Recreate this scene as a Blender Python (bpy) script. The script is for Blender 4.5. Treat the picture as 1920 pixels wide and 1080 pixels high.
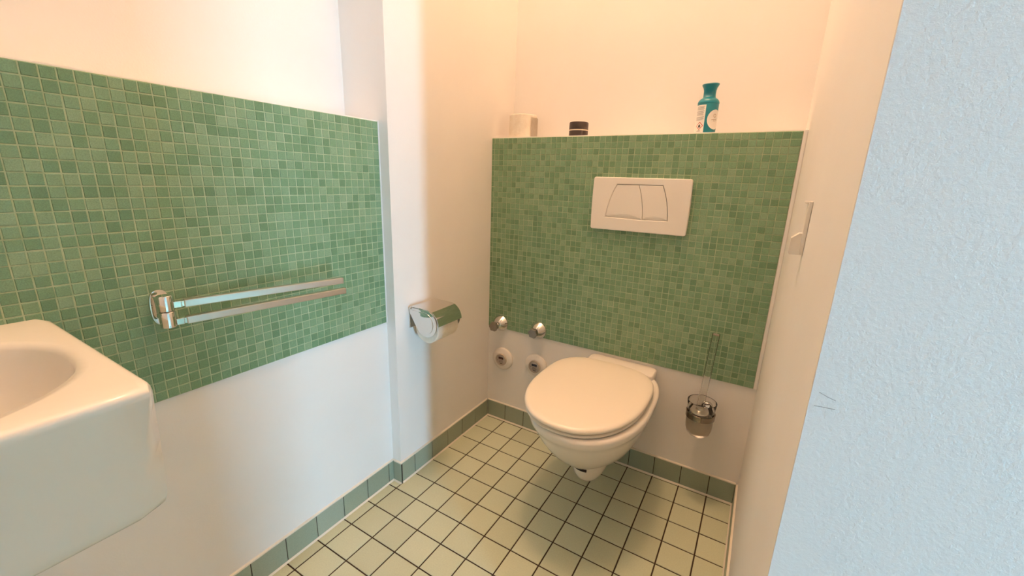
import bpy, bmesh, math, random
from mathutils import Vector, Matrix
random.seed(7)
for o in list(bpy.data.objects): bpy.data.objects.remove(o)
scene = bpy.context.scene
C = scene.collection

# ------------------------------------------------------------------ camera
FPX = 780.4
CAM = Vector((1.01947, -1.52807, 1.13000))
yaw, pitch, roll = [math.radians(a) for a in (-30.465, -14.559, 1.936)]
fw = Vector((math.sin(yaw)*math.cos(pitch), math.cos(yaw)*math.cos(pitch), math.sin(pitch)))
r0 = Vector((math.cos(yaw), -math.sin(yaw), 0)); u0 = r0.cross(fw)
RT = r0*math.cos(roll) + u0*math.sin(roll)
UP = -r0*math.sin(roll) + u0*math.cos(roll)
cam = bpy.data.cameras.new('camera'); cam.sensor_width = 36; cam.lens = FPX*36/1920
cam.clip_start = 0.02
co = bpy.data.objects.new('camera', cam); C.objects.link(co)
m = Matrix((RT, UP, -fw)).transposed().to_4x4(); m.translation = CAM
co.matrix_world = m
scene.camera = co
def to_px(p):
    d = Vector(p) - CAM; z = d.dot(fw)
    if z < 0.01: return None
    return (960 + FPX*d.dot(RT)/z, 540 - FPX*d.dot(UP)/z, z)

# ------------------------------------------------------------------ world, light, exposure
w = bpy.data.worlds.new('world'); scene.world = w; w.use_nodes = True
w.node_tree.nodes['Background'].inputs[0].default_value = (0.55, 0.75, 1, 1)
w.node_tree.nodes['Background'].inputs[1].default_value = 0.3
LAMP_POS = (0.46, -0.55, 3.5); LAMP_R = 0.12; LAMP_COL = (1.0, 0.61, 0.375); LAMP_STR = 146.0
DAY_COL = (0.36, 0.74, 1.08); DAY_STR = 205.0
vs = scene.view_settings
vs.view_transform = 'Standard'; vs.look = 'None'; vs.gamma = 1; vs.use_curve_mapping = False
vs.exposure = 0.06

# ------------------------------------------------------------------ dimensions (metres)
XN = -0.006      # niche left wall
XL = -0.047      # near left wall, tiled half-height part
XLU = -0.198     # near left wall above the ledge
YS = -0.566      # step between the two left walls
YB = 0.015       # back wall, tiled part
YBU = 0.185      # back wall above the ledge
XR = 1.093       # right wall of the niche
YE = -1.012      # outer corner of the right wall
ZC = 3.75
X2, Y2 = 4.4, -3.2
LEDGE = 1.299

# ------------------------------------------------------------------ material helpers
def newmat(name):
    mt = bpy.data.materials.new(name); mt.use_nodes = True
    nt = mt.node_tree; return mt, nt, nt.nodes['Principled BSDF']
def N(nt, t, **kw):
    n = nt.nodes.new(t)
    for k, v in kw.items(): setattr(n, k, v)
    return n
def s2l(c):
    return tuple(((x/255)/12.92 if x/255 <= 0.04045 else ((x/255+0.055)/1.055)**2.4) for x in c) + (1,)
def bump(nt, b, scale, strength, detail=3, dist=0.002, rough=0.5):
    tc = N(nt, 'ShaderNodeTexCoord'); no = N(nt, 'ShaderNodeTexNoise')
    no.inputs['Scale'].default_value = scale; no.inputs['Detail'].default_value = detail
    no.inputs['Roughness'].default_value = rough
    bp = N(nt, 'ShaderNodeBump'); bp.inputs['Strength'].default_value = strength; bp.inputs['Distance'].default_value = dist
    nt.links.new(tc.outputs['Object'], no.inputs['Vector']); nt.links.new(no.outputs['Fac'], bp.inputs['Height'])
    nt.links.new(bp.outputs['Normal'], b.inputs['Normal']); return no
def tint(nt, b, c1, c2, scale, detail=4):
    tc = N(nt, 'ShaderNodeTexCoord'); no = N(nt, 'ShaderNodeTexNoise'); rp = N(nt, 'ShaderNodeValToRGB')
    no.inputs['Scale'].default_value = scale; no.inputs['Detail'].default_value = detail
    rp.color_ramp.elements[0].color = c1; rp.color_ramp.elements[1].color = c2
    rp.color_ramp.elements[0].position = 0.3; rp.color_ramp.elements[1].position = 0.7
    nt.links.new(tc.outputs['Object'], no.inputs['Vector']); nt.links.new(no.outputs['Fac'], rp.inputs['Fac'])
    nt.links.new(rp.outputs['Color'], b.inputs['Base Color'])
def simple(name, col, rough=0.5, metal=0.0, bumpargs=None, tintc=None, spec=None):
    mt, nt, b = newmat(name)
    b.inputs['Base Color'].default_value = s2l(col); b.inputs['Roughness'].default_value = rough
    b.inputs['Metallic'].default_value = metal
    if spec is not None: b.inputs['Specular IOR Level'].default_value = spec
    if tintc: tint(nt, b, s2l(col), s2l(tintc[0]), tintc[1])
    if bumpargs: bump(nt, b, *bumpargs)
    return mt
def tilemat(name, ramp, rough, speckle, spscale, bmp):
    """every tile gets its own tone: object random plus island random; fine speckle on top"""
    mt, nt, b = newmat(name); b.inputs['Roughness'].default_value = rough
    oi = N(nt, 'ShaderNodeObjectInfo'); ge = N(nt, 'ShaderNodeNewGeometry')
    ad = N(nt, 'ShaderNodeMath', operation='ADD'); fr = N(nt, 'ShaderNodeMath', operation='FRACT')
    nt.links.new(oi.outputs['Random'], ad.inputs[0]); nt.links.new(ge.outputs['Random Per Island'], ad.inputs[1])
    nt.links.new(ad.outputs[0], fr.inputs[0])
    rp = N(nt, 'ShaderNodeValToRGB'); el = rp.color_ramp.elements
    while len(el) < len(ramp): el.new(0.5)
    for e, (p, c) in zip(el, ramp): e.position = p; e.color = s2l(c)
    nt.links.new(fr.outputs[0], rp.inputs['Fac'])
    tc = N(nt, 'ShaderNodeTexCoord'); no = N(nt, 'ShaderNodeTexNoise'); no.inputs['Scale'].default_value = spscale
    no.inputs['Detail'].default_value = 6; no.inputs['Roughness'].default_value = 0.7
    nt.links.new(ge.outputs['Position'], no.inputs['Vector'])
    mr = N(nt, 'ShaderNodeMapRange'); mr.inputs['From Min'].default_value = 0.3; mr.inputs['From Max'].default_value = 0.7
    mr.inputs['To Min'].default_value = 1-speckle; mr.inputs['To Max'].default_value = 1+speckle
    nt.links.new(no.outputs['Fac'], mr.inputs['Value'])
    mx = N(nt, 'ShaderNodeMix', data_type='RGBA', blend_type='MULTIPLY'); mx.inputs['Factor'].default_value = 1
    nt.links.new(rp.outputs['Color'], mx.inputs[6]); nt.links.new(mr.outputs['Result'], mx.inputs[7])
    nt.links.new(mx.outputs[2], b.inputs['Base Color'])
    bp = N(nt, 'ShaderNodeBump'); bp.inputs['Strength'].default_value = bmp; bp.inputs['Distance'].default_value = 0.001
    nt.links.new(no.outputs['Fac'], bp.inputs['Height']); nt.links.new(bp.outputs['Normal'], b.inputs['Normal'])
    return mt
def glassmat(name, col, rough, ior=1.45):
    mt, nt, b = newmat(name)
    b.inputs['Base Color'].default_value = s2l(col); b.inputs['Roughness'].default_value = rough
    b.inputs['Transmission Weight'].default_value = 1.0; b.inputs['IOR'].default_value = ior
    return mt
def emimat(name, col, strength, base=(235, 235, 235)):
    mt, nt, b = newmat(name); b.inputs['Base Color'].default_value = s2l(base)
    b.inputs['Emission Color'].default_value = (*col, 1); b.inputs['Emission Strength'].default_value = strength
    return mt

M = {}
M['paint'] = simple('white_wall_paint', (240, 237, 231), 0.75, bumpargs=(260, 0.18, 3, 0.001), tintc=((236, 233, 227), 3.0))
M['plaster'] = simple('rough_white_plaster', (228, 230, 228), 0.8, bumpargs=(190, 0.65, 4, 0.0020, 0.65))
M['caulk'] = simple('white_silicone', (222, 216, 200), 0.5, bumpargs=(150, 0.2))
M['grout'] = simple('pale_green_grout', (186, 198, 164), 0.85, bumpargs=(400, 0.2), tintc=((158, 178, 138), 40.0))
M['mosaic'] = tilemat('green_glass_mosaic', [(0.0, (104, 139, 104)), (0.25, (113, 149, 113)), (0.5, (119, 154, 119)), (0.75, (125, 158, 124)), (1.0, (135, 164, 130))], 0.38, 0.24, 520, 0.3)
M['floor_tile'] = tilemat('beige_floor_tile', [(0.0, (188, 194, 166)), (0.5, (194, 201, 173)), (1.0, (199, 206, 179))], 0.42, 0.07, 260, 0.12)
M['floor_grout'] = simple('dark_brown_grout', (62, 46, 30), 0.9, bumpargs=(300, 0.2))
M['base_tile'] = tilemat('green_baseboard_tile', [(0.0, (146, 157, 136)), (0.5, (152, 163, 142)), (1.0, (158, 168, 149))], 0.4, 0.07, 260, 0.12)
M['ceramic'] = simple('glazed_white_ceramic', (236, 231, 221), 0.12)
M['basinwhite'] = simple('white_basin_ceramic', (236, 231, 220), 0.16)
M['lidplastic'] = simple('white_seat_plastic', (238, 230, 214), 0.28)
M['plastic'] = simple('white_plastic', (238, 232, 222), 0.4)
M['chrome'] = simple('polished_chrome', (226, 224, 220), 0.07, 1.0)
M['chrome_dark'] = simple('dark_chrome', (142, 132, 122), 0.10, 1.0)
M['satin'] = simple('satin_chrome', (214, 208, 200), 0.30, 1.0)
M['knob'] = simple('dull_grey_metal', (150, 142, 132), 0.38, 0.9)
M['dark'] = simple('dark_gap', (52, 34, 24), 0.8)  # also colours the painted shadow gap under the toilet bowl
M['paper'] = simple('white_tissue_paper', (240, 232, 216), 0.95, bumpargs=(130, 0.6, 3, 0.002), tintc=((232, 222, 204), 60.0))
M['teal'] = simple('teal_plastic', (10, 132, 148), 0.32, tintc=((14, 124, 140), 30.0))
M['tealdark'] = simple('deep_teal_plastic', (6, 84, 100), 0.5)
M['label'] = simple('printed_white_label', (240, 236, 228), 0.5)
M['ink'] = simple('grey_print', (160, 158, 156), 0.6)
M['ink_dark'] = simple('black_print', (40, 34, 32), 0.6)
M['ink_red'] = simple('red_print', (188, 62, 46), 0.6)
M['ink_pale'] = simple('pale_brown_print', (176, 150, 120), 0.6)
M['jar'] = simple('dark_brown_plastic', (70, 58, 56), 0.35, tintc=((62, 50, 48), 40.0))
M['jar_line'] = simple('cream_stripe', (232, 216, 190), 0.5)
M['glass'] = glassmat('clear_glass', (250, 251, 250), 0.02, 1.28)
M['frost'] = glassmat('frosted_glass', (244, 240, 232), 0.32)
M['bristle'] = simple('white_bristles', (228, 220, 206), 0.9, bumpargs=(300, 0.8))
M['meter_red'] = simple('dark_red_register', (70, 30, 26), 0.4)
M['meter_blue'] = simple('dark_blue_register', (44, 46, 62), 0.4)
M['meter_face'] = simple('meter_dial_white', (206, 196, 184), 0.4)
M['dial_rim'] = simple('dial_rim_plastic', (190, 176, 158), 0.4)
M['ink_dial'] = simple('dial_print_brown', (96, 84, 76), 0.5)
M['meter_grey'] = simple('meter_dial_grey', (150, 138, 126), 0.5)
M['pane'] = emimat('bright_daylight_pane', DAY_COL, DAY_STR)
M['globe'] = emimat('glowing_opal_glass', LAMP_COL, LAMP_STR)
M['frame'] = simple('white_window_frame', (235, 235, 232), 0.4)

# ------------------------------------------------------------------ mesh helpers
def link(name, me, mat, parent=None, smooth=False):
    if mat is not None and not me.materials: me.materials.append(M[mat])
    if smooth:
        for p in me.polygons: p.use_smooth = True
    o = bpy.data.objects.new(name, me); C.objects.link(o)
    if parent: o.parent = parent
    return o
def from_bm(bm):
    bmesh.ops.recalc_face_normals(bm, faces=bm.faces)
    me = bpy.data.meshes.new('mesh'); bm.to_mesh(me); bm.free(); return me
def tag(o, label=None, cat=None, group=None, kind=None):
    if label: o['label'] = label
    if cat: o['category'] = cat
    if group: o['group'] = group
    if kind: o['kind'] = kind
    return o
def empty(name, loc, label, cat, group=None):
    o = bpy.data.objects.new(name, None); C.objects.link(o); o.location = loc; o.empty_display_size = 0.05
    return tag(o, label, cat, group)
def bm_box(bm, a, b):
    vs_ = [bm.verts.new((x, y, z)) for x in (a[0], b[0]) for y in (a[1], b[1]) for z in (a[2], b[2])]
    for f in ((0,1,3,2), (4,6,7,5), (0,4,5,1), (2,3,7,6), (0,2,6,4), (1,5,7,3)):
        bm.faces.new([vs_[i] for i in f])
def boxes(name, lst, mat, parent=None, bevel=0, seg=2):
    bm = bmesh.new()
    for a, b in lst: bm_box(bm, a, b)
    if bevel: bmesh.ops.bevel(bm, geom=list(bm.edges), offset=bevel, segments=seg, profile=0.5, affect='EDGES')
    return link(name, from_bm(bm), mat, parent)
def prism_me(poly, axis, a, b, bevel=0, seg=2, holes=()):
    """extrude a 2D polygon (with holes) along an axis: axis 'x' -> (y,z), 'y' -> (x,z), 'z' -> (x,y)"""
    def P(p, t): return {'x': (t, p[0], p[1]), 'y': (p[0], t, p[1]), 'z': (p[0], p[1], t)}[axis]
    bm = bmesh.new(); edges = []
    for loop in [poly] + list(holes):
        v = [bm.verts.new(P(p, a)) for p in loop]
        edges += [bm.edges.new((v[i], v[(i+1) % len(v)])) for i in range(len(v))]
    if holes:
        bmesh.ops.triangle_fill(bm, edges=edges, use_beauty=True)
    else:
        bm.faces.new(bm.verts)
    r = bmesh.ops.extrude_face_region(bm, geom=list(bm.faces))
    d = Vector({'x': (b-a, 0, 0), 'y': (0, b-a, 0), 'z': (0, 0, b-a)}[axis])
    top = [e for e in r['geom'] if isinstance(e, bmesh.types.BMVert)]
    bmesh.ops.translate(bm, vec=d, verts=top)
    if bevel:
        ts = set(top)
        ed = [e for e in bm.edges if e.verts[0] in ts and e.verts[1] in ts and len(e.link_faces) == 2
              and e.link_faces[0].normal.dot(e.link_faces[1].normal) < 0.9]
        bm.normal_update()
        ed = [e for e in bm.edges if e.verts[0] in ts and e.verts[1] in ts and e.calc_face_angle(0) > 0.5]
        bmesh.ops.bevel(bm, geom=ed, offset=bevel, segments=seg, profile=0.5, affect='EDGES')
    return from_bm(bm)
def prism(name, poly, axis, a, b, mat, parent=None, bevel=0, seg=2, holes=(), smooth=False):
    return link(name, prism_me(poly, axis, a, b, bevel, seg, holes), mat, parent, smooth)
def loft_me(rings, cap0=True, cap1=True):
    bm = bmesh.new(); V = [[bm.verts.new(p) for p in r] for r in rings]; n = len(rings[0])
    for i in range(len(V)-1):
        for k in range(n):
            bm.faces.new((V[i][k], V[i][(k+1) % n], V[i+1][(k+1) % n], V[i+1][k]))
    if cap0: bm.faces.new(V[0][::-1])
    if cap1: bm.faces.new(V[-1])
    return from_bm(bm)
def loft(name, rings, mat, parent=None, cap0=True, cap1=True, smooth=True):
    return link(name, loft_me(rings, cap0, cap1), mat, parent, smooth)
def lathe_rings(prof, axis='z', c=(0, 0, 0), n=32):
    """profile of (radius, height) turned about an axis through c"""
    out = []
    for r, h in prof:
        ring = []
        for k in range(n):
            a = 2*math.pi*k/n; p, q = r*math.cos(a), r*math.sin(a)
            d = {'z': (p, q, h), 'y': (p, h, q), 'x': (h, p, q)}[axis]
            ring.append((c[0]+d[0], c[1]+d[1], c[2]+d[2]))
        out.append(ring)
    return out
def lathe(name, prof, mat, parent=None, axis='z', c=(0, 0, 0), n=32, smooth=True, caps=(True, True)):
    return loft(name, lathe_rings(prof, axis, c, n), mat, parent, caps[0], caps[1], smooth)
def autosmooth(o, deg=35):
    me = o.data; bm = bmesh.new(); bm.from_mesh(me)
    for f in bm.faces: f.smooth = True
    for e in bm.edges: e.smooth = e.calc_face_angle(0) < math.radians(deg)
    bm.to_mesh(me); bm.free(); return o
def tube(name, pts, r, mat, parent=None, n=12):
    rings = []
    for i, p in enumerate(pts):
        p = Vector(p); a = Vector(pts[max(i-1, 0)]); b = Vector(pts[min(i+1, len(pts)-1)])
        t = (b-a).normalized(); s = t.cross(Vector((0.3, 0.5, 0.81))).normalized(); q = t.cross(s)
        rings.append([tuple(p + s*r*math.cos(2*math.pi*k/n) + q*r*math.sin(2*math.pi*k/n)) for k in range(n)])
    return autosmooth(loft(name, rings, mat, parent), 50)

# ------------------------------------------------------------------ room shell
def struct(o, label=None): return tag(o, label, kind='structure')
T = 0.30
prof = [(XL, 0), (XL, LEDGE-0.006), (XLU, LEDGE-0.006), (XLU, ZC), (XL-T, ZC), (XL-T, 0)]
wall_left = struct(prism('wall_left', prof, 'y', Y2, YS, 'paint'), 'white wall with half-height green mosaic panel and ledge beside the basin')
wall_niche = struct(boxes('wall_niche', [((XL-T, YS, 0), (XN, YBU+0.2, ZC))], 'paint'), 'white side wall between the mosaic panels carrying the paper holder')
prof = [(YB, 0), (YB, LEDGE), (YBU, LEDGE), (YBU, ZC), (YBU+0.2, ZC), (YBU+0.2, 0)]
wall_back = struct(prism('wall_back', prof, 'x', XN, XR, 'paint'), 'white back wall with green mosaic panel and ledge behind the toilet')
wall_right = struct(boxes('wall_right', [((XR, YE+0.004, 0), (XR+0.12, YBU+0.2, ZC))], 'paint'), 'narrow strip of white wall right of the toilet')
wall_entry = struct(boxes('wall_entry', [((XR+0.0002, YE, 0), (X2, YE+0.004, ZC))], 'plaster'), 'rough plaster wall in bluish daylight at the right edge')
wall_front = struct(boxes('wall_front', [((XL-T, Y2-0.15, 0), (X2+0.15, Y2, ZC))], 'paint'), 'white wall behind the camera')
wy0, wy1, wz0, wz1 = -2.95, -2.73, 0.10, 1.40
bm = bmesh.new()
for a, b in [((X2, Y2, 0), (X2+0.15, wy0, ZC)), ((X2, wy1, 0), (X2+0.15, YE+0.004, ZC)),
             ((X2, wy0, 0), (X2+0.15, wy1, wz0)), ((X2, wy0, wz1), (X2+0.15, wy1, ZC))]: bm_box(bm, a, b)
wall_window = struct(link('wall_window', from_bm(bm), 'paint'), 'white wall with narrow window outside the frame')
XH = 2.60; YD = -2.13   # unseen wall added as an occluder; its doorway narrows the daylight
wall_occluder = struct(boxes('wall_occluder', [((XH, Y2, 0), (XH+0.1, YD, ZC)), ((XH, YD, 2.08), (XH+0.1, YE, ZC))], 'paint'), 'unseen white wall with doorway, added to narrow the daylight beam')
ceiling = struct(boxes('ceiling', [((XL-T, Y2-0.15, ZC), (X2+0.15, YBU+0.2, ZC+0.1))], 'paint'), 'white ceiling')
win = empty('window_1', (X2+0.05, (wy0+wy1)/2, wz0), 'narrow tall window letting in daylight', 'window'); del win['category']
win['kind'] = 'structure'
def local(o):  # keep world coordinates under an offset parent
    o.matrix_parent_inverse = Matrix.Translation(-Vector(o.parent.location)); return o
fr = [((X2+0.03, wy0, wz0), (X2+0.08, wy0+0.02, wz1)), ((X2+0.03, wy1-0.02, wz0), (X2+0.08, wy1, wz1)),
      ((X2+0.03, wy0+0.02, wz0), (X2+0.08, wy1-0.02, wz0+0.02)), ((X2+0.03, wy0+0.02, wz1-0.02), (X2+0.08, wy1-0.02, wz1))]
local(boxes('window_frame', fr, 'frame', win))
local(boxes('pane', [((X2+0.05, wy0+0.02, wz0+0.02), (X2+0.056, wy1-0.02, wz1-0.02))], 'pane', win))

# ------------------------------------------------------------------ tile helper
def tile_verts(w_, h_, t_, e=0.0012):
    """a tile in the local xy plane, centred, rising to z = t_ with a softened rim"""
    a, b = w_/2, h_/2
    return ([(-a, -b, 0), (a, -b, 0), (a, b, 0), (-a, b, 0), (-a, -b, t_-e), (a, -b, t_-e), (a, b, t_-e), (-a, b, t_-e),
             (-a+e, -b+e, t_), (a-e, -b+e, t_), (a-e, b-e, t_), (-a+e, b-e, t_)],
            [(0,1,5,4), (1,2,6,5), (2,3,7,6), (3,0,4,7), (4,5,9,8), (5,6,10,9), (6,7,11,10), (7,4,8,11), (8,9,10,11)])
_cache = {}
def tile_mesh(w_, h_, t_, mat, e):
    k = (round(w_, 4), round(h_, 4), t_, mat)
    if k not in _cache:
        v, f = tile_verts(w_, h_, t_, e); me = bpy.data.meshes.new('tile'); me.from_pydata(v, [], f)
        me.materials.append(M[mat]); _cache[k] = me
    return _cache[k]
def lay_tiles(name, parent, frame, rects, t_, mat, limit, hidden=None, e=0.0012, tilt=0.004, stuffname=None):
    """rects (u0,u1,v0,v1) on a plane; the largest in the picture become objects, the rest one joined part"""
    lst = []
    for (a, b, c, d) in rects:
        mid = frame @ Vector(((a+b)/2, (c+d)/2, 0)); p = to_px(mid); area = 0
        if p and -15 < p[0] < 1935 and -15 < p[1] < 1095 and not (hidden and hidden(p[0], p[1])):
            q = [to_px(frame @ Vector((x, y, 0))) for x, y in ((a, c), (b, c), (b, d), (a, d))]
            if all(q): area = abs(sum(q[i][0]*q[(i+1) % 4][1]-q[(i+1) % 4][0]*q[i][1] for i in range(4)))/2
        lst.append((area, a, b, c, d))
    lst.sort(reverse=True); V, F = [], []
    for i, (area, a, b, c, d) in enumerate(lst):
        loc = Matrix.Translation(((a+b)/2, (c+d)/2, random.uniform(-0.0004, 0.0001)))
        rot = Matrix.Rotation(random.uniform(-tilt, tilt), 4, 'X') @ Matrix.Rotation(random.uniform(-tilt, tilt), 4, 'Y') @ Matrix.Rotation(random.uniform(-tilt, tilt), 4, 'Z')
        mw = frame @ loc @ rot
        if i < limit and area > 0:
            o = bpy.data.objects.new(name, tile_mesh(b-a, d-c, t_, mat, e)); C.objects.link(o); o.parent = parent; o.matrix_local = mw
        else:
            v, f = tile_verts(b-a, d-c, t_, e); n = len(V)
            V += [tuple(mw @ Vector(p)) for p in v]; F += [tuple(x+n for x in g) for g in f]
    if V:
        me = bpy.data.meshes.new('tiles'); me.from_pydata(V, [], F); me.update()
        o = link(stuffname or name+'_field', me, mat, parent); o['kind'] = 'stuff'
FR_BACK = Matrix(((1, 0, 0, 0), (0, 0, -1, YB), (0, 1, 0, 0), (0, 0, 0, 1)))         # u = x, v = z, out = -y
def FR_X(x0): return Matrix(((0, 0, 1, x0), (-1, 0, 0, 0), (0, 1, 0, 0), (0, 0, 0, 1)))  # u = -y, v = z, out = +x
FR_RIGHT = Matrix(((0, 0, -1, XR), (1, 0, 0, 0), (0, 1, 0, 0), (0, 0, 0, 1)))         # u = y, out = -x
FR_FLOOR = Matrix.Identity(4)

# ------------------------------------------------------------------ floor
TF = 0.006
floor = struct(boxes('floor', [((XL-T, Y2-0.15, -0.15), (X2+0.15, YBU+0.2, -0.0018))], 'floor_grout'), 'beige square floor tiles with dark brown joints')
def in_room(x0, x1, y0, y1):
    out = []
    for (a, b, c, d) in ((XL+0.001, XR-0.001, YE+0.001, YS), (XN+0.001, XR-0.001, YS, YB-0.001), (XL+0.001, X2-0.001, Y2+0.001, YE+0.001)):
        p, q, r_, s = max(x0, a), min(x1, b), max(y0, c), min(y1, d)
        if q-p > 0.006 and s-r_ > 0.006: out.append([p, q, r_, s])
    # a tile cut by a zone border stays one tile when the pieces line up
    if len(out) == 2 and abs(out[0][0]-out[1][0]) < 1e-6 and abs(out[0][1]-out[1][1]) < 1e-6:
        out = [[out[0][0], out[0][1], min(out[0][2], out[1][2]), max(out[0][3], out[1][3])]]
    return out
rects = []; J = 0.0021
for i in range(-1, 45):
    for j in range(-1, 33):
        rects += in_room(0.1*i+J, 0.1*(i+1)-J, -0.1*(j+1)+J, -0.1*j-J)
fr_f = Matrix.Translation((0, 0, -TF))
lay_tiles('floor_tile', floor, fr_f, rects, TF, 'floor_tile', 280, e=0.001, tilt=0.002, stuffname='floor_tile_field')

# ------------------------------------------------------------------ baseboards (tiles 9 cm high with dark joints, white silicone at the foot)
HB, TB = 0.084, 0.007
def baseboard(name, frame, u0, u1, joints, label, side):
    root = struct(link(name, prism_base(frame, u0, u1), 'floor_grout'), label)
    js = [u0] + [j for j in joints if u0+0.004 < j < u1-0.004] + [u1]
    rr = [(a+0.0012, b-0.0012, 0.002, HB) for a, b in zip(js[:-1], js[1:])]
    lay_tiles('baseboard_tile', root, frame, rr, TB, 'base_tile', 60, e=0.001, tilt=0.002)
    # silicone fillet at the foot and a painted bead along the top
    for nm, prf in (('silicone_joint', [(0, TB-0.001), (0.0, TB+0.0045), (0.0048, TB+0.0002), (0.0048, TB-0.001)]),
                    ('paint_bead', [(HB-0.0005, 0), (HB-0.0005, TB-0.0005), (HB+0.003, TB-0.001), (HB+0.005, 0)])):
        rings = [[tuple(frame @ Vector((u, v, w_))) for v, w_ in prf] for u in (u0, u1)]
        loft(nm, rings, 'caulk', root, smooth=False)
    return root
def prism_base(frame, u0, u1):
    rings = [[tuple(frame @ Vector((u, v, w_))) for v, w_ in ((0, 0), (0, 0.005), (HB-0.002, 0.005), (HB-0.002, 0))] for u in (u0, u1)]
    return loft_me(rings)
jy = [0.1*k for k in range(-5, 40)]
baseboard('baseboard_back', FR_BACK, XN+TB, XR-TB, [0.1*k for k in range(0, 12)], 'green tile baseboard under the toilet wall', 1)
baseboard('baseboard_niche', FR_X(XN), -YB+TB, -YS+0.0005, [0.1*k-0.002 for k in range(-2, 7)], 'green tile baseboard under the paper holder', 1)
baseboard('baseboard_left', FR_X(XL), -YS+0.001, 3.19, [0.1*k-0.006 for k in range(0, 40)], 'green tile baseboard along the mosaic wall', 1)
FR_STEP = Matrix(((1, 0, 0, 0), (0, 0, -1, YS), (0, 1, 0, 0), (0, 0, 0, 1)))
baseboard('baseboard_step', FR_STEP, XL+TB, XN+TB, [], 'short green baseboard tile on the wall step', 1)
baseboard('baseboard_right', FR_RIGHT, YE+0.002, YB-TB, [-0.1*k for k in range(0, 12)], 'green tile baseboard under the right wall', 1)

# ------------------------------------------------------------------ mosaic panels
PT = 0.0218; G = 0.0010; TM = 0.0045
def mosaic(wall, frame, ucuts, vcuts, hidden):
    u0, u1, v0, v1 = ucuts[0], ucuts[-1], vcuts[0], vcuts[-1]
    rings = [[tuple(frame @ Vector((u, v, w_))) for u, v in ((u0, v0), (u1, v0), (u1, v1), (u0, v1))] for w_ in (-0.001, 0.0033)]
    loft('grout_bed', rings, 'grout', wall, smooth=False)
    rr = []
    for a, b in zip(ucuts[:-1], ucuts[1:]):
        for c, d in zip(vcuts[:-1], vcuts[1:]):
            jt = lambda: random.uniform(-0.00035, 0.00035)
            if b-a > 0.004 and d-c > 0.004: rr.append((a+G+jt(), b-G+jt(), c+G+jt(), d-G+jt()))
    rr = [tuple(round(v_/0.0002)*0.0002 for v_ in q) for q in rr]
    lay_tiles('mosaic_tile', wall, frame, rr, TM, 'mosaic', 300, hidden, e=0.0008, tilt=0.010)
uc = [-0.006] + [0.0066+0.0218*k for k in range(0, 50)]; uc = [u for u in uc if u < 1.070] + [1.0815]
vc = [1.2955-PT*k for k in range(0, 39)][::-1]
mosaic(wall_back, FR_BACK, uc, vc, lambda x, y: (1105 < x < 1305 and 328 < y < 445) or (985 < x < 1235 and y > 665))
uc = [0.5715+0.02165*k for k in range(0, 64)]
vc = [1.2895-0.02172*k for k in range(0, 31)][::-1]
mosaic(wall_left, FR_X(XL), uc, vc, lambda x, y: (x < 285 and y > 590+(x-85)*0.62 and x > 60) or (x <= 60 and y > 592))
# rounded plaster bead beside the mosaic edges
bead = boxes('plaster_edge', [((XL-0.001, YS-0.0045, 0.636), (XL+0.0045, YS-0.0005, LEDGE-0.006))], 'paint', wall_left, bevel=0.0012)
bead = boxes('plaster_edge', [((1.0825, YB-0.006, 0.465), (XR, YB+0.001, LEDGE))], 'paint', wall_back, bevel=0.002)

# ------------------------------------------------------------------ wash basin
def rrect(cx, cy, hx, hy, r, n=96):
    out = []
    for k in range(n):
        a = 2*math.pi*k/n; dx, dy = math.cos(a), math.sin(a)
        # superellipse walk: equal parameter on all rings so that lofts do not twist
        t = min(hx/abs(dx) if abs(dx) > 1e-9 else 1e9, hy/abs(dy) if abs(dy) > 1e-9 else 1e9)
        x, y = dx*t, dy*t
        # pull corner points onto the rounding
        ex, ey = abs(x)-(hx-r), abs(y)-(hy-r)
        if ex > 0 and ey > 0:
            l = math.hypot(ex, ey); x = math.copysign(hx-r+ex*r/l, x); y = math.copysign(hy-r+ey*r/l, y)
        out.append((cx+x, cy+y))
    return out
def sellipse(cx, cy, hx, hy, p, n=96):
    out = []
    for k in range(n):
        a = 2*math.pi*k/n; c, s = math.cos(a), math.sin(a)
        # same polar angle as rrect
        rr_ = (abs(c/hx)**p + abs(s/hy)**p)**(-1/p); out.append((cx+rr_*c, cy+rr_*s))
    return out
ZB = 0.867; bx0, bx1, by0, by1 = XL+0.004, 0.404, -1.945, -1.345
bcx, bcy, bhx, bhy = (bx0+bx1)/2, (by0+by1)/2, (bx1-bx0)/2, (by1-by0)/2
rings = []
def R3(pts, z): return [(x, y, z) for x, y in pts]
for dz, ix, iy, r in ((-0.196, 0.10, 0.06, 0.03), (-0.204, 0.07, 0.035, 0.03), (-0.203, 0.050, 0.018, 0.025), (-0.198, 0.041, 0.008, 0.02), (-0.190, 0.0350, 0.003, 0.016), (-0.180, 0.0325, 0.0005, 0.014), (-0.150, 0.0290, 0, 0.013), (-0.09, 0.0190, 0, 0.012),
                   (-0.03, 0.0065, 0, 0.012), (-0.014, 0.0020, 0, 0.012), (-0.007, 0.0012, 0.0012, 0.012), (-0.0025, 0.003, 0.003, 0.012), (-0.0004, 0.0065, 0.0065, 0.011), (0.0006, 0.012, 0.012, 0.010)):
    # the back stays against the wall: only the front draws in
    rings.append(R3(rrect(bcx-ix/2, bcy, bhx-ix/2, bhy-iy, r), ZB+dz))
gx, gy, ghx, ghy = 0.196, -1.645, 0.182, 0.270
rings.append(R3(sellipse(gx, gy, ghx+0.012, ghy+0.012, 2.5), ZB+0.0006))
rings.append(R3(sellipse(gx, gy, ghx, ghy, 2.5), ZB-0.001))
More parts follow.
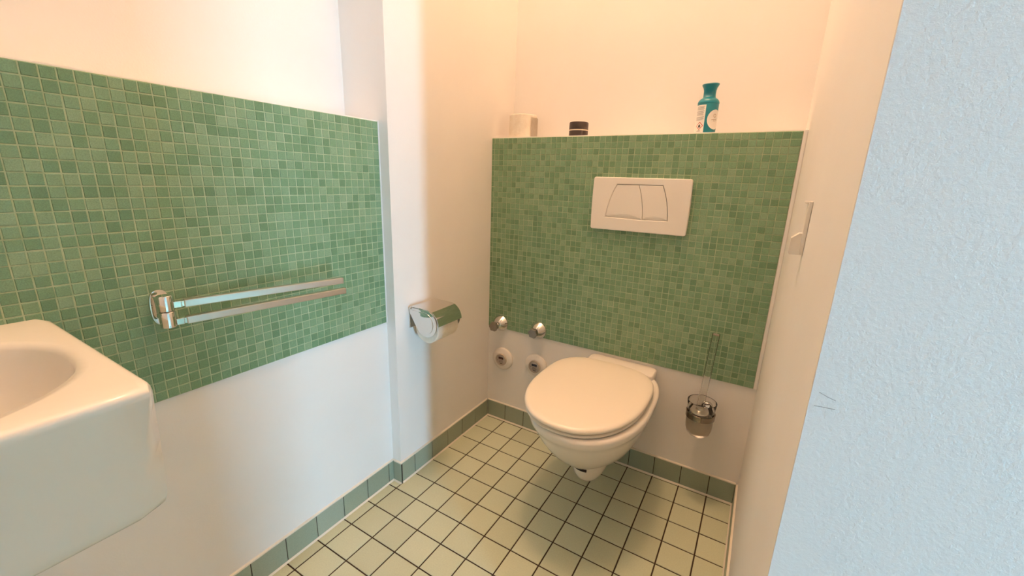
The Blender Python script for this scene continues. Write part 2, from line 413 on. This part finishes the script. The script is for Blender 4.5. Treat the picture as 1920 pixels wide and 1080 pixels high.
for s, dz, p in ((0.985, -0.008, 2.5), (0.965, -0.03, 2.5), (0.92, -0.065, 2.4), (0.83, -0.10, 2.3), (0.66, -0.122, 2.2), (0.4, -0.132, 2), (0.12, -0.136, 2)):
    rings.append(R3(sellipse(gx, gy, ghx*s, ghy*s, p), ZB+dz))
basin = empty('wash_basin', (bcx, bcy, ZB-0.205), 'white ceramic wash basin with deep square apron on the mosaic wall', 'basin')
bb = local(autosmooth(loft('basin_body', rings, 'basinwhite', basin, smooth=True), 60))
drain = local(lathe('drain', [(0.002, 0.004), (0.018, 0.004), (0.021, 0.002), (0.021, -0.004)], 'chrome', basin, c=(gx, gy, ZB-0.1345)))

# ------------------------------------------------------------------ toilet
TX = 0.627; LX = 0.6115
toilet = empty('toilet', (TX, YB, 0.1), 'white wall-hung toilet with closed lid below the flush plate', 'toilet')
def egg(hw, yf, yb, ym, z, pf=2.15, pr=2.9, n=72, cx=TX):
    out = []
    for k in range(n):
        a = 2*math.pi*k/n; c, s = math.cos(a), math.sin(a)
        L = (ym-yf) if s < 0 else (yb-ym); p = pf if s < 0 else pr
        # parametric superellipse
        x = hw*math.copysign(abs(c)**(2/p), c); y = L*math.copysign(abs(s)**(2/p), s)
        out.append((cx+x, ym+y, z))
    return out
LZ = 0.4565
rings = []
for z, ins in ((0, 0.012), (0.0002, 0.004), (0.002, 0.001), (0.006, 0), (0.010, 0.0012), (0.014, 0.005), (0.0165, 0.012), (0.0185, 0.03), (0.020, 0.07), (0.0205, 0.12)):
    rings.append(egg(0.190-ins, -0.574+ins, -0.072-ins*0.6, -0.29, LZ+z, 2.2, 3.2, cx=LX))
lid = local(loft('lid', rings, 'lidplastic', toilet)); autosmooth(lid, 50)
rings = []
for z, ins in ((0, 0.010), (0.002, 0.004), (0.006, 0.002), (0.010, 0.004), (0.0125, 0.014)):
    rings.append(egg(0.189-ins, -0.573+ins, -0.074-ins*0.4, -0.29, 0.4410+z, 2.2, 3.2, cx=LX))
seat = local(loft('seat', rings, 'lidplastic', toilet)); autosmooth(seat, 50)
rings = []
for z, hw, yf, yb, ym, pf, pr in (
    (0.4395, 0.168, -0.552, -0.005, -0.285, 2.2, 3.0), (0.439, 0.180, -0.566, 0.004, -0.285, 2.2, 3.0), (0.435, 0.1865, -0.571, 0.008, -0.285, 2.2, 3.0),
    (0.428, 0.188, -0.573, 0.010, -0.285, 2.2, 3.0), (0.413, 0.186, -0.570, 0.010, -0.285, 2.2, 3.0), (0.403, 0.179, -0.560, 0.010, -0.282, 2.2, 3.0),
    (0.385, 0.174, -0.551, 0.010, -0.278, 2.2, 3.0), (0.352, 0.166, -0.532, 0.010, -0.272, 2.15, 3.0), (0.320, 0.154, -0.508, 0.010, -0.265, 2.1, 2.8), (0.290, 0.139, -0.481, 0.010, -0.258, 2.1, 2.8),
    (0.268, 0.122, -0.456, 0.010, -0.25, 2.05, 2.8), (0.247, 0.102, -0.430, 0.010, -0.245, 2.0, 2.6), (0.230, 0.082, -0.404, 0.010, -0.235, 2.0, 2.6), (0.219, 0.050, -0.366, 0.010, -0.215, 2, 2.5)):
    rings.append(egg(hw, yf, yb, ym, z, pf, pr))
bowl = local(autosmooth(loft('bowl', rings, 'ceramic', toilet), 60))
rings = []
for z, hw, yf in ((0.30, 0.062, -0.376), (0.225, 0.062, -0.374), (0.19, 0.060, -0.368), (0.165, 0.056, -0.358), (0.145, 0.050, -0.345), (0.128, 0.041, -0.328), (0.117, 0.030, -0.308), (0.112, 0.012, -0.275)):
    rings.append(egg(hw, yf, 0.012, -0.25, z, 2.2, 4))
trap = local(autosmooth(loft('outlet_trap', rings, 'ceramic', toilet), 60))
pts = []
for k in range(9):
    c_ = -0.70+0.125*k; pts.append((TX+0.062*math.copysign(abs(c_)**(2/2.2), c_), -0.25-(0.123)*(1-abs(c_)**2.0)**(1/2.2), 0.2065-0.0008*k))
local(tube('painted_slot_shadow', pts, 0.0042, 'dark', toilet, 8))  # solid dark tube, paints the shadow gap between bowl and trap
rings = []
def drect(ins, z, r=0.02): return R3(rrect(0.637, -0.0325, 0.132-ins, 0.046-ins*0.5, r, 64), z)
for z, ins in ((0.30, 0.02), (0.34, 0.010), (0.40, 0.002), (0.440, 0), (0.4505, 0.001), (0.4545, 0.003), (0.456, 0.007)): rings.append(drect(ins, z))
deck = local(autosmooth(loft('mounting_deck', rings, 'ceramic', toilet), 60))
for s in (-1, 1):
    lathe('hinge', [(0.009, -0.02), (0.010, -0.018), (0.010, 0.018), (0.009, 0.02)], 'lidplastic', lid, axis='x', c=(LX+s*0.075, -0.078, 0.458), n=16)

# ------------------------------------------------------------------ flush plate
plate = empty('flush_plate', (0.631, YB, 1.056), 'white dual flush plate on the green mosaic above the toilet', 'flush plate')
px0, px1, pz0, pz1 = 0.4595, 0.8015, 0.9615, 1.1515
def arcpts(a, b, bow, n=8):
    out = []
    for k in range(n+1):
        t = k/n; x = a[0]+(b[0]-a[0])*t; y = a[1]+(b[1]-a[1])*t
        dx, dy = b[0]-a[0], b[1]-a[1]; l = math.hypot(dx, dy); h = bow*4*t*(1-t)
        out.append((x-dy/l*h, y+dx/l*h))
    return out
def roundpoly(x0, x1, z0, z1, r, bow):
    P = []
    for cx, cz, a0 in ((x1-r, z1-r, 0), (x0+r, z1-r, 90), (x0+r, z0+r, 180), (x1-r, z0+r, 270)):
        for k in range(5):
            a = math.radians(a0+k*22.5); P.append((cx+r*math.cos(a), cz+r*math.sin(a)))
        if a0 == 90 or a0 == 270:   # bowed short sides
            for t in (0.2, 0.4, 0.6, 0.8):
                zz = (z1-r)+(z0-z1+2*r)*t if a0 == 90 else (z0+r)+(z1-z0-2*r)*t
                P.append(((x0 if a0 == 90 else x1) + (-1 if a0 == 90 else 1)*bow*4*t*(1-t), zz))
    return P
tl, tm, tr = (0.5485, 1.1265), (0.627, 1.1275), (0.7085, 1.1275)
bl, bmid, br = (0.5145, 1.0085), (0.6505, 1.006), (0.7365, 1.0085)
left_side = arcpts(bl, tl, 0.006)
right_side = arcpts(tr, br, 0.006)
mid_side = arcpts(tm, bmid, 0.005)
hole = left_side + [tm] + right_side + [bmid]
fy = YB-0.018
prism('plate', roundpoly(px0, px1, pz0, pz1, 0.007, 0.002), 'y', YB-0.003, fy, 'plastic', plate, bevel=0.003, seg=3, holes=[hole])
local(plate.children[0])
local(prism('recess', [(x, z) for x, z in hole], 'y', YB-0.004, fy+0.007, 'dark', plate))
def shrink(poly, d):
    cx = sum(p[0] for p in poly)/len(poly); cz = sum(p[1] for p in poly)/len(poly); n = len(poly); out = []
    for i in range(n):
        p, a, b = Vector(poly[i]), Vector(poly[i-1]), Vector(poly[(i+1) % n])
        t1, t2 = (p-a).normalized(), (b-p).normalized()
        n1, n2 = Vector((-t1.y, t1.x)), Vector((-t2.y, t2.x)); c = Vector((cx, cz))-p
        if n1.dot(c) < 0: n1 = -n1
        if n2.dot(c) < 0: n2 = -n2
        k = (n1+n2); out.append(tuple(p + k*(d/(1+n1.dot(n2)))))
    return out
def button(name, sideA, sideB):
    """rows of points from top to bottom between two side curves, face scooped in along a lens at the foot"""
    rows, cols = 24, 20; bm_ = bmesh.new(); g = []
    def at(side, t):
        i = min(int(t*(len(side)-1)), len(side)-2); f = t*(len(side)-1)-i
        return (side[i][0]*(1-f)+side[i+1][0]*f, side[i][1]*(1-f)+side[i+1][1]*f)
    for i in range(rows+1):
        t = i/rows; a, b = at(sideA, t), at(sideB, t); row = []
        for j in range(cols+1):
            s = j/cols; x, z = a[0]*(1-s)+b[0]*s, a[1]*(1-s)+b[1]*s
            arc = 0.125*4*s*(1-s)*0.9; dep = 0.0
            if t > 1-arc: dep = 0.0048*min(1, (t-(1-arc))/max(arc, 1e-4))
            row.append(bm_.verts.new((x, fy+0.0004+dep+0.0012*(2*t-1)**2*0, z)))
        g.append(row)
    for i in range(rows):
        for j in range(cols): bm_.faces.new((g[i][j], g[i][j+1], g[i+1][j+1], g[i+1][j]))
    r = bmesh.ops.extrude_edge_only(bm_, edges=[e for e in bm_.edges if e.is_boundary])
    for v in r['geom']:
        if isinstance(v, bmesh.types.BMVert): v.co.y = fy+0.0069
    return local(link(name, from_bm(bm_), 'plastic', plate))
gsh = 0.0012
Ls = [(x+gsh, z) for x, z in left_side[::-1]]; Ls[0] = (Ls[0][0], Ls[0][1]-gsh)
Ml = [(x-gsh*0.7, z) for x, z in mid_side]; Mr = [(x+gsh*0.7, z) for x, z in mid_side]
Rs = [(x-gsh, z) for x, z in right_side]
for S in (Ls, Ml, Mr, Rs):
    S[0] = (S[0][0], S[0][1]-gsh*0.9) if S is not Ls else S[0]; S[-1] = (S[-1][0], S[-1][1]+gsh*0.4)
button('full_flush_button', Ls, Ml); button('half_flush_button', Mr, Rs)

# ------------------------------------------------------------------ shut-off valves and meter covers
def valve(x, z, ky, tilt, label):
    v = empty('shutoff_valve', (x, YB-0.003, z), label, 'valve', 'chrome shut-off valves on the back wall')
    lathe('escutcheon', [(0.0385, 0), (0.0385, -0.003), (0.037, -0.006), (0.028, -0.019), (0.018, -0.030), (0.0135, -0.034)], 'chrome', v, 'y', (0, 0, 0), 40)
    lathe('stem', [(0.0095, -0.030), (0.0095, -0.040), (0.0065, -0.041), (0.0065, ky+0.004)], 'chrome', v, 'y', (0, 0, 0), 20)
    kp = []
    for k in range(30):
        a = 2*math.pi*k/30; r = 0.0205+0.0017*math.cos(6*a+tilt); kp.append((r*math.cos(a), r*math.sin(a)))
    rings = [[(p*s, y, q*s) for p, q in kp] for s, y in ((0.72, ky+0.006), (0.95, ky+0.004), (1, ky+0.001), (1, ky-0.009), (0.94, ky-0.0115), (0.6, ky-0.0125))]
    autosmooth(loft('knob', rings, 'knob', v), 40)
valve(0.062, 0.492, -0.058, 0.3, 'left chrome shut-off valve below the mosaic, nearest the corner')
valve(0.256, 0.5, -0.048, 0.9, 'right chrome shut-off valve below the mosaic, nearer the toilet')
def meter(x, z, reg, label, d):
    v = empty('meter_cover', (x, YB, z), label, 'meter cover', 'round water meter covers on the back wall')
    lathe('cover_disc', [(0.0535, 0), (0.0535, -0.006), (0.052, -0.009), (0.046, -0.0115), (0.032, -0.0155), (0.0285, -0.016)], 'plastic', v, 'y', (0, 0, 0), 48)
    lathe('dial_ring', [(0.0285, -0.012), (0.0285, -0.0225), (0.0275, -0.0235), (0.0245, -0.0235), (0.0240, -0.022), (0.0240, -0.0165)], 'dial_rim', v, 'y', (0, 0, 0), 40)
    df = lathe('dial_face', [(0.0240, -0.012), (0.0240, -0.0195), (0.001, -0.0195)], 'meter_face', v, 'y', (0, 0, 0), 32)
    boxes('register_window', [((-0.0135, -0.0208, 0.0015), (0.0125, -0.0190, 0.0125))], reg, df, bevel=0.0006)
    L = [((-0.012, -0.0200, -0.0035-0.0035*k), (0.012-0.003*(k % 2), -0.0190, -0.0023-0.0035*k)) for k in range(4)]
    boxes('dial_print', L, 'ink_dial', df)
    boxes('dial_plate', [((-0.006, -0.0204, -0.0205), (0.0075, -0.0190, -0.0175))], 'ink_dial', df)
    lathe('spindle_hole', [(0.0015, -0.0192), (0.0015, -0.0200), (0.0004, -0.0202)], 'ink_dark', df, 'y', (-0.017, 0, -0.004), 10)
meter(0.077, 0.319, 'meter_red', 'white round meter cover with dark red register, below the left valve', 0)
meter(0.252, 0.330, 'meter_blue', 'white round meter cover with dark blue register, partly behind the toilet lid', 0)

# ------------------------------------------------------------------ paper holder on the niche wall
HY0, HY1 = -0.507, -0.380
ph = empty('paper_holder', (XN, (HY0+HY1)/2, 0.64), 'chrome toilet paper holder with hinged lid on the white side wall', 'paper holder')
def lidprof(off=0.0):
    P = [(0.006, 0.689)]
    for k in range(4): P.append((0.02+0.022*k, 0.6905-0.0002*k))
    for k in range(1, 11):
        a = math.radians(86-k*8.4); P.append((0.086+0.0535*math.cos(a)-0.0037, 0.6365+0.0535*math.sin(a)))
    return P
outer = lidprof()
inner = []
for i, p in enumerate(outer):
    a, b = Vector(outer[max(i-1, 0)]), Vector(outer[min(i+1, len(outer)-1)]); t = (b-a).normalized()
    inner.append((p[0]-(-t.y)*0.0018*-1*-1, p[1]-t.x*0.0018))
prof = outer + inner[::-1]
o = prism('lid', prof, 'y', HY0, HY1, 'chrome', ph); local(o); autosmooth(o, 30)
# side shields: teardrop hung from the hinge
def tear(scale=1.0, cx=0.080, cz=0.640, R=0.050):
    P = [(0.006, 0.6875), (0.003, 0.676), (0.006, 0.662)]
    for k in range(0, 19):
        a = math.radians(205+k*13.2); P.append((cx+R*math.cos(a), cz+R*math.sin(a)))
    P.append((0.055, 0.6885))
    mx = (cx, cz)
    return [(mx[0]+(p[0]-mx[0])*scale, mx[1]+(p[1]-mx[1])*scale) for p in P]
for y, s in ((HY0, -1), (HY1, 1)):
    sh = local(autosmooth(prism('side_shield', tear(0.975), 'y', y-s*0.0005, y+s*0.0022, 'chrome', ph, bevel=0.0008), 30))
    autosmooth(prism('raised_face', tear(0.80, 0.074, 0.64), 'y', y+s*0.002, y+s*0.0038, 'chrome', sh, bevel=0.0012), 30)
local(boxes('wall_plate', [((XN, HY0+0.006, 0.606), (XN+0.005, HY1-0.006, 0.684))], 'satin', ph, bevel=0.001))
local(lathe('hinge_pin', [(0.0045, HY0-0.004), (0.0045, HY1+0.004)], 'chrome', ph, 'y', (0.009, 0, 0.6835), 14))
local(lathe('roll_bar', [(0.006, HY0), (0.006, HY1)], 'chrome', ph, 'y', (0.076, 0, 0.630), 14))
def roll(name, c, axis, R, L, r_in, label, n=48):
    rt = empty(name, c, label, 'toilet roll')
    h = L/2
    P = [(r_in, -h), (R*0.8, -h), (R-0.002, -h), (R, -h+0.002), (R, h-0.002), (R-0.002, h), (R*0.8, h), (r_in, h)]
    rg = lathe_rings(P, axis, (0, 0, 0), n); rg.append(rg[0])
    autosmooth(loft('paper', rg, 'paper', rt, False, False), 40)
    Q = [(r_in+0.0005, -h+0.0005), (r_in+0.0005, h-0.0005), (r_in-0.001, h-0.0005), (r_in-0.001, -h+0.0005)]
    rg = lathe_rings(Q, axis, (0, 0, 0), 24); rg.append(rg[0]); autosmooth(loft('cardboard_core', rg, 'ink_pale', rt, False, False), 40)
    return rt
roll('toilet_roll', (0.0735, (HY0+HY1)/2+0.0015, 0.6165), 'y', 0.052, 0.112, 0.02, 'white toilet roll hanging under the chrome lid of the paper holder')
# ------------------------------------------------------------------ towel rail
PX, PY = 0.002, -1.190
tr_ = empty('towel_rail', (XL+0.004, PY, 0.85), 'chrome towel rail with two swivel arms on the mosaic wall', 'towel rail')
def oval(cy, cz, hy, hz, n=40):
    return [(cy+hy*math.copysign(abs(math.cos(2*math.pi*k/n))**0.7, math.cos(2*math.pi*k/n)), cz+hz*math.copysign(abs(math.sin(2*math.pi*k/n))**0.8, math.sin(2*math.pi*k/n))) for k in range(n)]
rings = [[(XL+0.003+d, y, z) for y, z in oval(PY+0.005, 0.846, 0.0185-i, 0.0385-i)] for d, i in ((0, 0), (0.004, 0), (0.0055, 0.001), (0.0062, 0.004))]
local(autosmooth(loft('wall_flange', rings, 'chrome', tr_), 40))
local(boxes('bracket_arm', [((XL+0.010, PY-0.008, 0.826), (PX, PY+0.008, 0.874))], 'chrome', tr_, bevel=0.003))
for z0, z1, nm in ((0.8470, 0.8800, 'pivot_post'), (0.8125, 0.8460, 'pivot_post')):
    local(autosmooth(lathe(nm, [(0.0125, z0), (0.0140, z0+0.001), (0.0140, z1-0.0015), (0.0128, z1)], 'chrome', tr_, 'z', (PX, PY, 0), 32), 40))
def arm(ang, z0, z1, L):
    d = Vector((math.sin(ang), math.cos(ang), 0)); q = Vector((d.y, -d.x, 0)); o_ = Vector((PX, PY, 0))
    def blk(nm, a, b, h, za, zb, mat, bev=0.0012):
        bm_ = bmesh.new(); bm_box(bm_, (a, -h, za), (b, h, zb))
        bmesh.ops.bevel(bm_, geom=list(bm_.edges), offset=bev, segments=2, profile=0.5, affect='EDGES')
        mt = Matrix(((d.x, q.x, 0, o_.x), (d.y, q.y, 0, o_.y), (0, 0, 1, 0), (0, 0, 0, 1)))
        bmesh.ops.transform(bm_, matrix=mt, verts=bm_.verts)
        return local(link(nm, from_bm(bm_), mat, tr_))
    blk('arm_neck', 0.010, 0.026, 0.0055, z0+0.001, z1-0.001, 'chrome')
    blk('arm_collar', 0.025, 0.031, 0.0045, z0+0.002, z1-0.002, 'chrome', 0.0008)
    blk('rail_arm', 0.030, L, 0.0075, z0, z1, 'satin', 0.0016)
arm(math.atan2(0.088, 0.352), 0.8505, 0.8665, 0.366)
arm(math.atan2(0.062, 0.385), 0.8130, 0.8290, 0.386)

# ------------------------------------------------------------------ things on the ledge
rl = roll('toilet_roll', (0.096, 0.088, LEDGE+0.0457), 'z', 0.057, 0.091, 0.021, 'cream toilet roll standing on the ledge in the corner')
fl = []
for k in range(15):
    a = math.radians(-28+k*5); r = 0.0583+0.004*(k/14)**2
    fl.append((r*math.cos(a), r*math.sin(a)))
bm = bmesh.new()
vv = [[bm.verts.new((x, y, z)) for z in (-0.045, 0.034)] for x, y in fl]
for a, b in zip(vv[:-1], vv[1:]): bm.faces.new((a[0], b[0], b[1], a[1]))
bmesh.ops.solidify(bm, geom=list(bm.faces), thickness=0.0006)
link('loose_sheet', from_bm(bm), 'paper', rl)

jr = empty('cosmetic_jar', (0.351, 0.078, LEDGE), 'small dark brown jar with pale stripe on the ledge', 'jar')
autosmooth(lathe('jar_body', [(0.033, 0), (0.036, 0.002), (0.0365, 0.004), (0.0365, 0.0225), (0.036, 0.0235)], 'jar', jr, n=40), 40)
autosmooth(lathe('stripe', [(0.0355, 0.0225), (0.0366, 0.0228), (0.0366, 0.0262), (0.0355, 0.0265)], 'jar_line', jr, n=40), 40)
autosmooth(lathe('jar_lid', [(0.0362, 0.0258), (0.0367, 0.0266), (0.0367, 0.051), (0.0355, 0.0535), (0.033, 0.0545)], 'jar', jr, n=40), 40)

BX, BY, BR = 0.806, 0.072, 0.0325
bt = empty('spray_bottle', (BX, BY, LEDGE), 'teal spray bottle with white label on the ledge', 'bottle')
autosmooth(lathe('can', [(0.029, 0), (BR-0.0005, 0.002), (BR, 0.005), (BR, 0.092), (BR-0.001, 0.094)], 'teal', bt, n=48), 40)
# cap: shoulder, waisted neck, flared slanted crown
capp = [(BR-0.001, 0.0925), (BR+0.0006, 0.0935), (BR+0.0006, 0.097), (BR-0.0015, 0.1025), (0.027, 0.1075), (0.0215, 0.1105), (0.0192, 0.114), (0.0185, 0.122), (0.0190, 0.134), (0.0208, 0.1415), (0.0248, 0.149), (0.0262, 0.152), (0.0250, 0.1545), (0.020, 0.155)]
rings = []
for r, h in capp:
    ring = []
    for k in range(48):
        a = 2*math.pi*k/48; x, y = r*math.cos(a), r*math.sin(a); z = h
        if h > 0.12: z = h + (x*0.03+y*0.05)*(h-0.12)/0.035
        if 0.11 < h < 0.145 and y < 0 and abs(x) < 0.016:       # thumb recess in the front of the neck
            y += 0.006*(1-(x/0.016)**2)*math.sin((h-0.11)/0.035*math.pi)
        ring.append((x, y, z))
    rings.append(ring)
autosmooth(loft('spray_cap', rings, 'teal', bt), 50)
local_n = lambda a, z, r: (r*math.cos(a), r*math.sin(a), z)
def wrap(name, polys, mat, lift, parent=None):
    """flat print wrapped on the can; polygons in (degrees, height)"""
    bm_ = bmesh.new()
    for poly in polys:
        bm_.faces.new([bm_.verts.new((math.radians(a)*BR, z, 0)) for a, z in poly])
    bmesh.ops.triangulate(bm_, faces=list(bm_.faces))
    bmesh.ops.subdivide_edges(bm_, edges=list(bm_.edges), cuts=5, use_grid_fill=True)
    for v in bm_.verts: v.co = Vector(local_n(v.co.x/BR, v.co.y, BR+lift))
    return link(name, from_bm(bm_), mat, parent or bt, True)
# the camera looks along about +y: angle 270 faces it, smaller angles lie to the left
VD = 277.5
def rectp(a0, a1, z0, z1): return [(a0, z0), ((a0+a1)/2, z0), (a1, z0), (a1, z1), ((a0+a1)/2, z1), (a0, z1)]
bl_ = wrap('back_label', [rectp(170, 225, 0.003, 0.088), rectp(225, VD-9, 0.003, 0.088)], 'label', 0.0003)
rows = []
for k, z in enumerate((0.083, 0.080, 0.077, 0.074, 0.069, 0.066, 0.063, 0.060, 0.057, 0.051, 0.048, 0.045, 0.042)):
    rows.append(rectp(212, VD-14-(k*5 % 9), z-0.0009, z+0.0005))
wrap('label_text', rows, 'ink', 0.0005, bl_)
wrap('label_text', [rectp(236, 250, 0.0085, 0.0100), rectp(228, 252, 0.006, 0.0072)], 'ink', 0.0005, bl_)
def diamond(s, ac=243.5, zc=0.0235): 
    da = math.degrees(s/BR)*1.0; return [(ac-da, zc), (ac, zc-s), (ac+da, zc), (ac, zc+s)]
wrap('hazard_border', [diamond(0.0125)], 'ink_red', 0.0005, bl_)
wrap('hazard_field', [diamond(0.0100)], 'label', 0.0007, bl_)
fa = 243.5
wrap('hazard_flame', [[(fa-5, 0.0195), (fa+5, 0.0195), (fa+7.5, 0.0235), (fa+4.5, 0.0245), (fa+2, 0.0295), (fa-2.5, 0.0255), (fa-6.5, 0.0248), (fa-7, 0.0225)],
                      rectp(fa-6, fa+6, 0.0175, 0.0185)], 'ink_dark', 0.0009, bl_)
circ = [(VD+52+math.degrees(0.0275/BR)*math.cos(2*math.pi*k/28), 0.043+0.0305*math.sin(2*math.pi*k/28)) for k in range(28)]
fl_ = wrap('front_label', [circ], 'label', 0.0003)
ac = VD+47
ringo = []
for k in range(20):
    a0, a1 = 2*math.pi*k/20, 2*math.pi*(k+1)/20
    e = lambda a, s: (ac+math.degrees(s/BR)*math.cos(a), 0.0545+s*math.sin(a))
    ringo.append([e(a0, 0.0042), e(a1, 0.0042), e(a1, 0.0056), e(a0, 0.0056)])
wrap('front_print', ringo, 'ink_pale', 0.0005, fl_)
wrap('front_print', [rectp(ac-19, ac+19, 0.0415, 0.0432), rectp(ac-10, ac+10, 0.038, 0.0392)], 'ink_pale', 0.0005, fl_)

# ------------------------------------------------------------------ toilet brush in its wall holder
HX, HYC = 0.938, -0.052
hd = empty('brush_holder', (HX, YB, 0.27), 'glass toilet brush holder in chrome ring on the wall right of toilet', 'brush holder')
gl = [(0.0445, 0.404), (0.047, 0.4045), (0.0478, 0.403), (0.0462, 0.385), (0.0440, 0.366), (0.0432, 0.352), (0.0434, 0.335), (0.0438, 0.32), (0.0420, 0.30), (0.0370, 0.284), (0.028, 0.2745), (0.010, 0.272),
      (0.0100, 0.2755), (0.0270, 0.278), (0.0345, 0.2865), (0.0390, 0.3015), (0.0405, 0.32), (0.0402, 0.335), (0.0402, 0.352), (0.0412, 0.366), (0.0433, 0.385)]
rg = lathe_rings(gl[11:] + gl[:11], 'z', (HX, HYC, 0), 40)
up = [r for r in gl if r[1] >= 0.345]; lo = [r for r in gl if r[1] <= 0.345]
# clear upper cup (closed ring of glass)
rg = lathe_rings([(0.0445, 0.404), (0.047, 0.4045), (0.0478, 0.403), (0.0462, 0.385), (0.0440, 0.366), (0.0432, 0.346), (0.0400, 0.346), (0.0412, 0.366), (0.0433, 0.385)], 'z', (HX, HYC, 0), 40); rg.append(rg[0])
local(autosmooth(loft('glass_cup', rg, 'glass', hd, False, False), 50))
local(autosmooth(lathe('frosted_bowl', [(0.0400, 0.3455), (0.0430, 0.3455), (0.0436, 0.335), (0.0438, 0.32), (0.0420, 0.30), (0.0370, 0.284), (0.028, 0.2745), (0.008, 0.272)], 'frost', hd, 'z', (HX, HYC, 0), 40, caps=(False, True)), 50))
rg = lathe_rings([(0.0446, 0.343), (0.0476, 0.344), (0.0482, 0.363), (0.0456, 0.364)], 'z', (HX, HYC, 0), 40); rg.append(rg[0])
local(autosmooth(loft('chrome_ring', rg, 'chrome_dark', hd, False, False), 40))
local(boxes('ring_arm', [((HX+0.006, HYC+0.043, 0.3475), (HX+0.024, YB-0.009, 0.3615))], 'chrome', hd, bevel=0.0015))
local(autosmooth(lathe('wall_flange', [(0.022, YB), (0.022, YB-0.006), (0.019, YB-0.010)], 'chrome', hd, 'y', (HX+0.015, 0, 0.3545), 28), 40))
br_ = empty('toilet_brush', (HX, HYC, 0.28), 'toilet brush with clear tubular handle standing in the glass holder', 'toilet brush')
hb, ht = Vector((HX-0.004, HYC-0.002, 0.372)), Vector((HX+0.0085, HYC+0.004, 0.655))
d = (ht-hb).normalized(); s = d.cross(Vector((0, 1, 0))).normalized(); q = d.cross(s)
def ring_at(t, r, n=28): 
    c = hb+(ht-hb)*t; return [tuple(c+s*r*math.cos(2*math.pi*k/n)+q*r*math.sin(2*math.pi*k/n)) for k in range(n)]
rg = [ring_at(0, 0.0102), ring_at(0, 0.0118), ring_at(0.995, 0.0118), ring_at(1, 0.0112), ring_at(1, 0.0104)]; rg.append(rg[0])
local(autosmooth(loft('handle_tube', rg, 'glass', br_, False, False), 50))
local(autosmooth(loft('handle_end', [ring_at(0.982, 0.0100), ring_at(0.992, 0.0101)], 'meter_grey', br_), 50))
local(autosmooth(lathe('brush_collar', [(0.012, 0.358), (0.028, 0.360), (0.032, 0.364), (0.030, 0.368), (0.0145, 0.372), (0.0125, 0.3775)], 'satin', br_, 'z', (HX-0.004, HYC-0.002, 0), 32), 40))
rings = []
for i, (r, z) in enumerate(((0.012, 0.284), (0.026, 0.288), (0.030, 0.30), (0.031, 0.32), (0.030, 0.34), (0.024, 0.352), (0.012, 0.358))):
    rings.append([(HX-0.003+(r+0.002*(k % 2))*math.cos(2*math.pi*k/36), HYC+(r+0.002*(k % 2))*math.sin(2*math.pi*k/36), z) for k in range(36)])
local(loft('bristles', rings, 'bristle', br_, smooth=False))

# ------------------------------------------------------------------ small white bracket on the right wall
HKY = -0.585
hk = empty('wall_bracket', (XR, HKY, 1.01), 'small white plastic wall bracket on the narrow right wall', 'bracket')
local(boxes('back_bar', [((XR-0.007, HKY-0.012, 1.012), (XR-0.0003, HKY+0.012, 1.110))], 'plastic', hk, bevel=0.0012))
local(prism('holder_block', [(XR-0.006, 1.012), (XR-0.0215, 1.012), (XR-0.0235, 1.016), (XR-0.0225, 1.042), (XR-0.011, 1.052), (XR-0.006, 1.052)], 'y', HKY-0.011, HKY+0.011, 'plastic', hk, bevel=0.001))
local(boxes('top_lip', [((XR-0.013, HKY-0.010, 1.106), (XR-0.006, HKY+0.010, 1.110))], 'plastic', hk, bevel=0.0008))

# scratches on the plaster wall by the corner
def scratch(pts):
    bm_ = bmesh.new()
    for (x0, z0), (x1, z1) in zip(pts[:-1], pts[1:]):
        h = 0.00028; v = [bm_.verts.new((x, y, z)) for y in (YE-0.0004, YE+0.0005) for x, z in ((x0, z0-h), (x1, z1-h), (x1, z1+h), (x0, z0+h))]
        for f in ((0,1,2,3), (4,5,6,7), (0,1,5,4), (3,2,6,7), (0,3,7,4), (1,2,6,5)): bm_.faces.new([v[i] for i in f])
    link('scratch', from_bm(bm_), 'ink', wall_entry)
scratch([(1.098, 0.9055), (1.106, 0.9062), (1.116, 0.9065)])
scratch([(1.100, 0.922), (1.108, 0.9185), (1.115, 0.9165)])

# ------------------------------------------------------------------ ceiling lamp (outside the frame)
lp = empty('ceiling_lamp', (LAMP_POS[0], LAMP_POS[1], ZC), 'round opal glass ceiling lamp above the toilet room', 'lamp')
local(autosmooth(lathe('lamp_base', [(0.02, ZC-0.001), (0.07, ZC-0.001), (0.07, ZC-0.03), (0.055, ZC-0.05), (0.05, LAMP_POS[2]+LAMP_R*0.85)], 'plastic', lp, 'z', (LAMP_POS[0], LAMP_POS[1], 0), 40), 40))
P = [(LAMP_R*math.sin(math.radians(a)), LAMP_POS[2]-LAMP_R*math.cos(math.radians(a))) for a in range(4, 152, 8)]
local(lathe('lamp_globe', P, 'globe', lp, 'z', (LAMP_POS[0], LAMP_POS[1], 0), 40))
